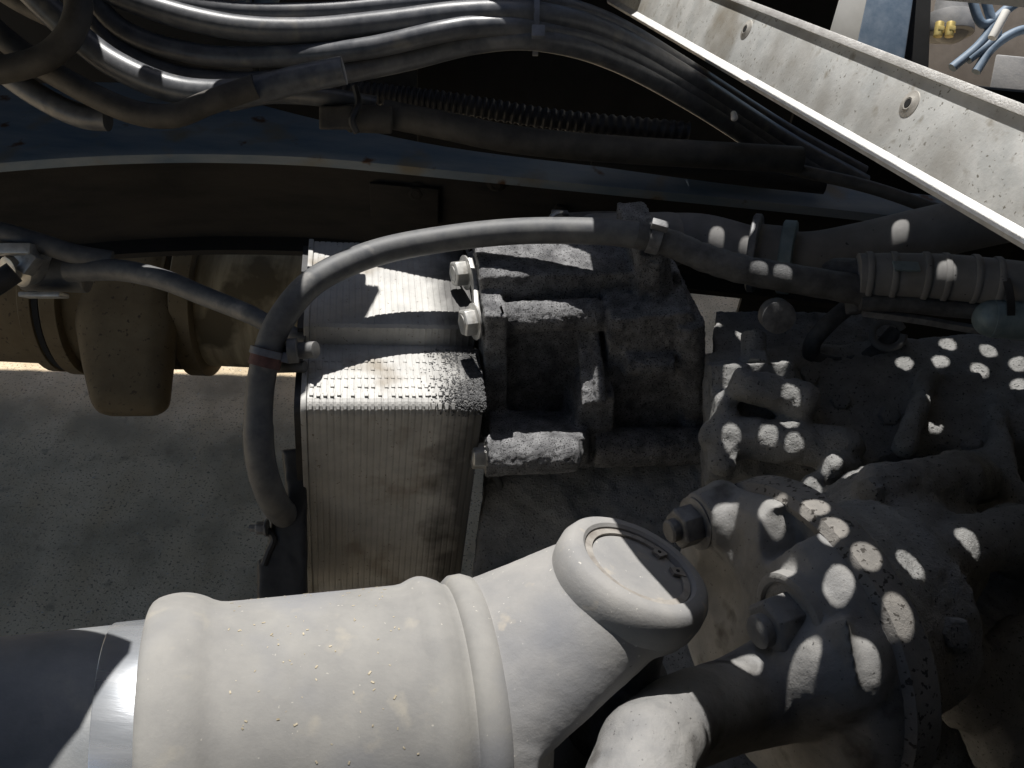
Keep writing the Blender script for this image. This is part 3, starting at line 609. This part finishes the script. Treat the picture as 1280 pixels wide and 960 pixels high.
mk('bearing_cap', lathe(E, nE, [(-.009, .0312), (-.0045, .0306), (-.0040, .0295), (-.0040, .012), (-.0042, 0)], 96), 'yoke_steel', ds)
# snap ring with two lugs
xa = (RGT * .95 - UPV * .25); fa, fb, fc = frame(nE, xa)
def ringseg(a0, a1, ri, ro, z0, z1, n=48):
    V = []; F = []
    for i in range(n + 1):
        a = R(a0 + (a1 - a0) * i / n); dv = fa * math.cos(a) + fb * math.sin(a)
        V += [E + dv * ri + nE * z0, E + dv * ro + nE * z0, E + dv * ro + nE * z1, E + dv * ri + nE * z1]
        if i: q = 4 * i - 4; F += [(q + k, q + (k + 1) % 4, q + 4 + (k + 1) % 4, q + 4 + k) for k in range(4)]
    F += [(0, 1, 2, 3), tuple(len(V) - 4 + k for k in range(4))[::-1]]; return V, F
sr = mk('snap_ring', join(ringseg(62, 380, .0272, .0312, -.0038, -.0024)), 'snap', ds)
for a in (58, 22):
    for_ = ringseg(a - 7, a + 7, .0225, .0305, -.0036, -.0018, 6)
    lug = mk('ring_lug', for_, 'snap', None, base=wloc(ds)); lug.location = (0, 0, 0); lug.parent = sr
    dv = fa * math.cos(R(a)) + fb * math.sin(R(a)); h = mk('lug_hole', cyl(E + dv * .0262 - nE * .002, E + dv * .0262 - nE * .0014, .0011, n=14), 'black', ds)
# universal joint cross inside the fork
uj = thing('joint_cross', 'dark universal joint cross sitting inside the fork of the drive shaft', 'joint', AE)
cast('cross', [cyl(AE + nr * .06, AE - nr * .06, .024), cyl(AE + br * .06, AE - br * .06, .024), sphere(AE, .034)], 'dark_bolt', uj, vox=.0025, smooth=3)

# ================================================================== GALVANISED BEAM top right
Dv = ray(426, -193).normalized()
P1 = U(1280, 296, .60) - Dv * .16
Zv = (Vector((0, 0, 1)) - Dv * Dv.z).normalized(); Xv = Dv.cross(Zv).normalized()
if Xv.x < 0: Xv = -Xv
TA = R(-19); Zv, Xv = Zv * math.cos(TA) - Xv * math.sin(TA), Xv * math.cos(TA) + Zv * math.sin(TA)
print('WEBSUN', (-Xv).dot(SUN), Zv, Xv)
Hh = .068; tk = .004
gbm = thing('galvanised_beam', 'speckled galvanised steel beam with riveted web and sunlit top flange, crossing the top right corner', 'beam', P1)
LBm = 1.35
mk('web', extrude([(0, .0), (tk, .0), (tk, Hh), (0, Hh)], P1 + Xv * .007, Xv, Zv, Dv, LBm), 'galv', gbm, bevel=.0006)
mk('lower_lip', extrude([(-.000, -.004), (.004, -.0075), (.030, -.0075), (.030, -.004), (.0115, -.003), (.0068, 0), (.0068, .004), (.0050, .002), (.003, -.001)], P1, Xv, Zv, Dv, LBm), 'galv_edge', gbm)
mk('top_flange', extrude([(.003, Hh), (.064, Hh + .0005), (.064, Hh + .005), (.003, Hh + .0075)], P1, Xv, Zv, Dv, LBm), 'galv_edge', gbm, bevel=.0008)
webp = P1 + Xv * .007
for (x, y) in ((933, 37), (1137, 130)):
    c = UP(x, y, webp, Xv)
    rv = mk('rivet', lathe(c + Xv * .0005, -Xv, [(0, .0), (0, .0118), (.0010, .0113), (.0022, .0070), (.0030, .0052), (.0026, .0038), (.0018, .0036)], 30), 'rivet', gbm)
    hl = mk('rivet_hole', cyl(c - Xv * .0012, c - Xv * .0026, .0037, n=18), 'black', None, base=wloc(gbm)); hl.location = (0, 0, 0); hl.parent = rv

# ================================================================== CABLE BUNDLE top left
CB = [
 ([(60, -70), (170, -12), (280, 12), (400, 14), (520, 4), (600, -2), (670, 0), (760, 26), (860, 84), (980, 160), (1080, 215)], .0095, 1.00, 'upper cable of the bundle, pale where the sun catches it'),
 ([(70, -45), (170, 2), (280, 32), (380, 38), (480, 29), (580, 17), (670, 18), (760, 42), (860, 98), (980, 175), (1080, 230)], .0135, .965, 'thick sunlit cable, brightest in the bundle'),
 ([(90, -40), (150, 35), (250, 68), (360, 70), (460, 60), (550, 40), (600, 33), (670, 35), (760, 58), (860, 113), (980, 188), (1080, 240)], .0115, .955, 'cable below the brightest one, sunlit only around its middle'),
 ([(100, -10), (140, 52), (210, 92), (300, 104), (400, 95), (500, 76), (600, 52), (680, 50), (770, 76), (870, 130), (980, 200), (1080, 250)], .0125, .945, 'lowest cable passing through the tie, wholly in shade'),
 ([(20, -30), (75, 25), (140, 78), (220, 112), (300, 116), (370, 100), (430, 88)], .0145, .925, 'thick curved cable with two short sunlit patches'),
 ([(-60, -10), (20, 60), (90, 105), (160, 138), (215, 145), (262, 128), (320, 108)], .0125, .915, 'dull brown cable curving under the patched cable'),
 ([(70, -60), (97, -5), (90, 38), (60, 70), (10, 86), (-60, 92)], .0135, .88, 'cable looping round in front of the others at the top left corner'),
 ([(-10, 78), (30, 108), (70, 132), (105, 146), (135, 149)], .0125, .93, 'short grey cable end lying on the blue frame flange'),
 ([(-40, -40), (30, 5), (110, 40), (200, 70), (320, 88)], .0115, .985, 'dark cable buried behind the bundle at the left'),
 ([(110, -30), (230, -8), (330, -12), (430, -14), (600, -14), (720, -10)], .009, 1.02, 'rearmost thin cable along the top edge'),
]
SN = Vector((0, 1, -SUN.y / SUN.z)); Y0C = {0: .566, 1: .546, 2: .546, 3: .549}
def cable_pt(i, x, y, dd):
    if i not in Y0C: return U(x, y, dd)
    y0 = Y0C[i] + min(.30, max(0, x - 690) / 300 * .3) - (.020 * math.exp(-((x - 520) / 90) ** 2) if i == 2 else 0); return UP(x, y, Vector((0, y0, 0)), SN)
for i, (pts, r, dd, lab) in enumerate(CB):
    tag(mk('cable', tube([cable_pt(i, x, y, dd) for j, (x, y) in enumerate(pts)], r, 20, 8), 'cable_dark' if i in (5, 6, 8) else 'cable'), lab, 'cable', 'cables bundled at the top left')
cz = U(670, 26, .975)
tg = thing('cable_tie', 'blue grey cable tie strapped around the sunlit cable bundle', 'cable tie', cz)
a_, b_, z_ = frame(U(800, 30, .97) - U(560, 25, .97), UPV)
V = []; F = []
for i in range(28):
    q = 2 * math.pi * i / 28; rad = a_ * (math.cos(q) * .035) + b_ * (math.sin(q) * .034)
    V += [cz + rad - z_ * .003, cz + rad + z_ * .003, cz + rad * 1.05 + z_ * .003, cz + rad * 1.05 - z_ * .003]
    j = (i + 1) % 28; F += [(4 * i + k, 4 * i + (k + 1) % 4, 4 * j + (k + 1) % 4, 4 * j + k) for k in range(4)]
mk('strap', (V, F), 'tie', tg); mk('tie_head', obox(U(673, 40, .935), (z_, a_, b_), (.007, .006, .005)), 'tie', tg, bevel=.001)

# connector, corrugated conduit and dark hose behind the rail
cn = thing('cable_connector', 'dusty boxy cable connector with a tie, lying on the frame rail', 'connector', U(430, 145, 1.05))
cast('connector_body', [hull([U(x, y, dd) for (x, y) in ((399, 133), (440, 131), (440, 162), (399, 162)) for dd in (1.02, 1.06)]), cyl(U(435, 148, 1.04), U(490, 150, 1.05), .016)], 'cable_dark', cn, vox=.002, smooth=2)
mk('connector_tie', tube([U(444, 108, 1.02), U(448, 130, 1.015), U(440, 150, 1.012), U(446, 166, 1.02)], .004, 6), 'black_plastic', cn)
tag(mk('dark_hose', tube([U(480, 142, 1.06), U(560, 158, 1.06), U(640, 174, 1.07), (U(760, 186, 1.08)), U(1000, 200, 1.1)], .0165, 20), 'cable_dark'), 'dark brown hose running right from the connector along the rail', 'hose')
tag(mk('loose_cable', tube([U(285, 128, 1.05), U(340, 118, 1.05), U(410, 122, 1.05), U(470, 132, 1.06)], .011, 16), 'cable'), 'blue grey cable entering the connector from the left', 'cable')
cp = catmull([U(300, 100, 1.12), U(450, 115, 1.12), U(560, 128, 1.12), U(700, 150, 1.13), U(860, 165, 1.14)], 60)
L = len(cp); V = []; F = []; x = UPV.copy()
for i, p in enumerate(cp):
    t = (cp[min(i + 1, L - 1)] - cp[max(i - 1, 0)]).normalized(); x = (x - t * x.dot(t)).normalized(); y = t.cross(x); r = .0125 + (.0014 if i % 4 < 2 else -.0008)
    V += [p + (x * math.cos(a) + y * math.sin(a)) * r for a in [2 * math.pi * k / 12 for k in range(12)]]
    if i: F += [((i - 1) * 12 + k, (i - 1) * 12 + (k + 1) % 12, i * 12 + (k + 1) % 12, i * 12 + k) for k in range(12)]
tag(mk('corrugated_conduit', (V, F), 'black_plastic'), 'black corrugated conduit behind the dark hose', 'conduit')
tag(mk('crossbar', tube([U(740, 196, 1.2), U(900, 218, 1.2), U(1030, 232, 1.2)], .012, 10), 'rail_dark'), 'faint dark bar in the gloom behind the rail', 'bar')
tag(mk('crossbar', tube([U(960, 205, 1.12), U(1080, 232, 1.08), U(1170, 262, 1.04)], .008, 10), 'cable_dark'), 'thin brown rod in the gloom above the big pipe', 'rod')
tag(mk('round_fitting', join(cyl(U(296, 6, 1.12), U(290, -6, 1.05), .020, .017, 30)), 'clamp_blue', bevel=.002), 'round pale fitting at the top edge above the cables', 'fitting')
tag(mk('fitting_elbow', join(capsule(U(330, 10, 1.12), U(342, -20, 1.12), .014)), 'clamp_blue'), 'blue grey elbow fitting beside the round fitting at the top edge', 'fitting')
tag(mk('bright_tab', join(capsule(U(917, 142, 1.1), U(918, 147, 1.1), .0035, .0045)), 'galv_edge'), 'tiny bright metal tab hanging in the dark gap', 'tab')

# ================================================================== LEFT: pipe union and hose to the cooler
lf = thing('pipe_union', 'clamped pipe union with a sunlit collar at the left edge', 'union', U(20, 330, 1.02))
mk('collar', lathe(U(22, 334, 1.02), (RGT * -.45 - FWD * .75 - UPV * .3), [(-.03, 0), (-.03, .022), (-.004, .024), (0, .0235), (.004, .019), (.005, .015), (.012, .0145), (.013, .011), (.013, 0)], 36), 'bolt', lf)
mk('clamp_ear', obox(U(18, 312, 1.0), (RGT, UPV, FWD), (.024, .006, .012)), 'bolt', lf, bevel=.002)
mk('clamp_tab', obox(U(38, 330, 1.0), (RGT * .8 - UPV * .6, RGT * .6 + UPV * .8, FWD), (.006, .012, .010)), 'bolt', lf, bevel=.002)
mk('union_body', cyl(U(30, 335, 1.05), U(110, 340, 1.06), .027, .025, n=32), 'hose', lf, bevel=.002)
mk('foot_plate', obox(U(55, 369, 1.03), (RGT, FWD, UPV), (.024, .012, .003)), 'bolt', lf, bevel=.002)
mk('branch_hose', tube([U(18, 340, .99), U(0, 352, .985), U(-30, 372, .98), U(-80, 410, .97)], .0125, 20), 'black_plastic', lf)
tag(mk('upper_hose', tube([U(-60, 282, 1.0), U(0, 290, 1.0), U(50, 304, 1.01), U(95, 318, 1.02), U(140, 326, 1.03)], .0115, 18), 'hose'), 'blue grey hose entering from the left edge under the rail', 'hose')
tag(mk('steel_line', tube([U(85, 338, 1.03), U(150, 338, 1.02), U(205, 350, 1.0), U(255, 370, .98), U(310, 392, .95), U(345, 410, .94), U(385, 425, .93)], lambda t: .0135 - .005 * t, 18, 10), 'hose'), 'thin glossy dark pipe sloping down to the cooler, sunlit near the hose', 'pipe')

# ================================================================== BEYOND THE BEAM
def bgbox(name, quad, d0, d1, m, label, cat):
    return tag(mk(name, hull([U(x, y, dd) for (x, y) in quad for dd in (d0, d1)]), m, bevel=.004), label, cat)
bgbox('cream_box', ((960, -60), (1110, -60), (1095, 60), (960, 60)), 1.9, 2.1, 'cream', 'cream coloured box behind the beam', 'box')
bgbox('post', ((1096, -60), (1150, -60), (1128, 90), (1070, 60)), 1.7, 1.78, 'wire_blue', 'dark blue grey post between the cream box and the black gap', 'post')
bgbox('backing_sheet', ((1120, -80), (1420, -80), (1420, 160), (1120, 160)), 2.05, 2.1, 'brown_bg', 'brown sheet behind the wires beyond the beam', 'sheet')
bgbox('black_post', ((1128, -60), (1166, -60), (1160, 100), (1118, 90)), 1.8, 1.86, 'black', 'black upright in front of the brown sheet', 'post')
tag(mk('valve_body', join(capsule(U(1196, 5, 1.85), U(1190, 30, 1.85), .042, .040), cyl(U(1185, 20, 1.85), U(1185, 44, 1.85), .05)), 'grey_part', bevel=.002), 'grey rounded valve body above the yellow fittings', 'valve')
for (x, lab) in ((1175, 'left one of two yellow fittings under the grey valve'), (1189, 'right one of two yellow fittings under the grey valve')):
    tag(mk('yellow_fitting', join(cyl(U(x, 28, 1.78), U(x - 3, 46, 1.78), .0085), cyl(U(x, 34, 1.78), U(x - 1, 40, 1.78), .0105, n=6)), 'yellow', bevel=.001), lab, 'fitting', 'yellow fittings')
for pts, lab in (([(1225, -20), (1238, 20), (1245, 45), (1210, 75)], 'blue grey wire dropping and bending left beyond the beam'), ([(1290, -10), (1250, 20), (1225, 55), (1190, 85)], 'blue grey wire slanting down left beyond the beam'),
                 ([(1210, -20), (1228, 30), (1260, 10), (1300, -20)], 'blue grey wire forming a V beyond the beam'), ([(1300, 35), (1270, 40), (1240, 60), (1220, 90)], 'lowest blue grey wire beyond the beam')):
    tag(mk('wire', tube([U(x, y, 1.72) for x, y in pts], .009, 12), 'wire_blue'), lab, 'wire', 'wires beyond the beam')
tag(mk('white_tube', cyl(U(1240, 48, 1.66), U(1258, 14, 1.66), .008, n=16), 'cream', bevel=.001), 'short white tube leaning between the wires', 'tube')
bgbox('grey_ledge', ((1245, 68), (1330, 76), (1340, 130), (1235, 120)), 1.55, 1.75, 'grey_part', 'grey ledge at the right edge beyond the beam', 'ledge')

# ================================================================== PERFORATED DECK above (out of the frame): its holes throw the round sun spots
ZD = 1.20
#HOLES#
#H0
HOLES = [(0.2563, 0.4049), (0.3312, 0.5371), (0.3628, 0.5214), (0.4348, 0.5117), (0.4699, 0.5037), (0.5261, 0.4965), (0.4665, 0.1604), (0.3536, 0.3811), (0.3769, 0.3794), (0.4622, 0.3622), (0.4906, 0.3563), (0.5277, 0.3524), (0.5696, 0.4462), (0.6082, 0.433), (0.5169, 0.4217), (0.5539, 0.42), (0.5906, 0.4075), (0.6325, 0.4144), (0.6242, 0.3865), (0.2611, 0.4806), (0.302, 0.4578), (0.3076, 0.3461), (0.3277, 0.3687), (0.3778, 0.3228), (0.3198, 0.3112), (0.3549, 0.3099), (0.3781, 0.2997), (0.406, 0.2646), (0.416, 0.2274), (0.3831, 0.2435), (0.3238, -0.0169), (0.4778, 0.1022), (0.4604, 0.0818), (0.3855, -0.0172), (0.3309, -0.0358), (0.3463, -0.0541), (0.3589, -0.0799), (0.3283, -0.0647), (0.2729, 0.0198), (0.3005, -0.0012), (0.2747, -0.0727), (0.2987, -0.0445), (0.3046, -0.0897), (0.3354, -0.0998)]
#H1
def deck_panel(outline, parent, holes, r=.0093, n=14):
    vs = [Vector(p) for p in outline]; es = [(i, (i + 1) % len(outline)) for i in range(len(outline))]; use = []
    for (hx, hy) in holes:
        rr = r
        inside = geometry.intersect_point_tri_2d
        ok = True
        m_ = len(outline); cnt = False
        for i in range(m_):
            ax_, ay_ = outline[i]; bx_, by_ = outline[(i + 1) % m_]
            if (ay_ > hy) != (by_ > hy) and hx < (bx_ - ax_) * (hy - ay_) / (by_ - ay_) + ax_: cnt = not cnt
            e = Vector((bx_ - ax_, by_ - ay_)); l = e.length; t = max(0, min(l, (Vector((hx - ax_, hy - ay_))).dot(e) / l)); q = Vector((ax_, ay_)) + e * (t / l)
            if (Vector((hx, hy)) - q).length < rr + .004: ok = False
        if not cnt or not ok: continue
        o = len(vs); vs += [Vector((hx + rr * math.cos(2 * math.pi * k / n), hy + rr * math.sin(2 * math.pi * k / n))) for k in range(n)]
        es += [(o + k, o + (k + 1) % n) for k in range(n)]; use.append((hx, hy, rr))
    ov, oe, of, *_ = geometry.delaunay_2d_cdt(vs, es, [], 1, 1e-5)
    F = []
    for f in of:
        c = sum((ov[i] for i in f), Vector((0, 0))) / len(f)
        if any((c.x - h[0]) ** 2 + (c.y - h[1]) ** 2 < (h[2] * .97) ** 2 for h in use): continue
        F.append(tuple(f))
    V = [Vector((v.x, v.y, ZD)) for v in ov]
    o = mk('deck_panel', (V, F), 'deck', parent, shade=False)
    sm = o.modifiers.new('t', 'SOLIDIFY'); sm.thickness = .003; sm.offset = 1
    return o
dk = thing('perforated_deck', 'perforated metal deck plate above the driveline', 'deck', (.5, .9, ZD))
def sun0(p): q = p - SUN * (p.z / SUN.z); return q.x, q.y
def beam_edge(off, h, y0):
    a = sun0(P1 + Xv * off + Zv * h); c = sun0(P1 + Xv * off + Zv * h + Dv * LBm); f = (y0 - a[1]) / (c[1] - a[1]); return a[0] + (c[0] - a[0]) * f
YA, YB = -.15, .95
lp = lambda y: min(beam_edge(.001, -.0075, y), beam_edge(.002, Hh, y)) + .004; rp = lambda y: max(beam_edge(.050, Hh, y), beam_edge(.030, -.005, y))
print('SLOT', lp(YA), lp(.3), rp(YA), rp(.3))
up2 = lambda x, y: tuple(sunpt(x, y, ZD))[:2]
if not HOLES:
    for j in range(60):
        for i in range(60): HOLES.append((.20 + i * .042 + (j % 2) * .021, -.12 + j * .036))
HO = [up2(*h) for h in HOLES if h[0] < lp(h[1]) - .015 or h[0] > rp(h[1]) + .012]
deck_panel([up2(*p) for p in ((.245, YA), (.229, -.12), (.210, -.09), (.182, -.03), (.194, .36), (.190, .44), (.186, .48), (.085, .535), (.085, .60), (lp(.60), .60), (lp(YA), YA))], dk, HO)
deck_panel([up2(*p) for p in ((rp(YA), YA), (1.7, YA), (1.7, YB), (rp(YB), YB))], dk, HO)
fl = [Vector((x, y, z)) for (x, y, z) in ((up2(.24, YA)[0], up2(.24, YA)[1] - .001, ZD), (1.7, up2(.24, YA)[1] - .001, ZD), (1.7, -.15, 1.375), (up2(.24, YA)[0] + .03, -.15, 1.375))]
mk('shade_flap', (fl + [p + Vector((0, 0, .004)) for p in fl], [(0, 1, 2, 3), (7, 6, 5, 4), (0, 4, 5, 1), (1, 5, 6, 2), (2, 6, 7, 3), (3, 7, 4, 0)]), 'deck', dk, shade=False)  # added unseen flap, keeps the sun off the lower yoke
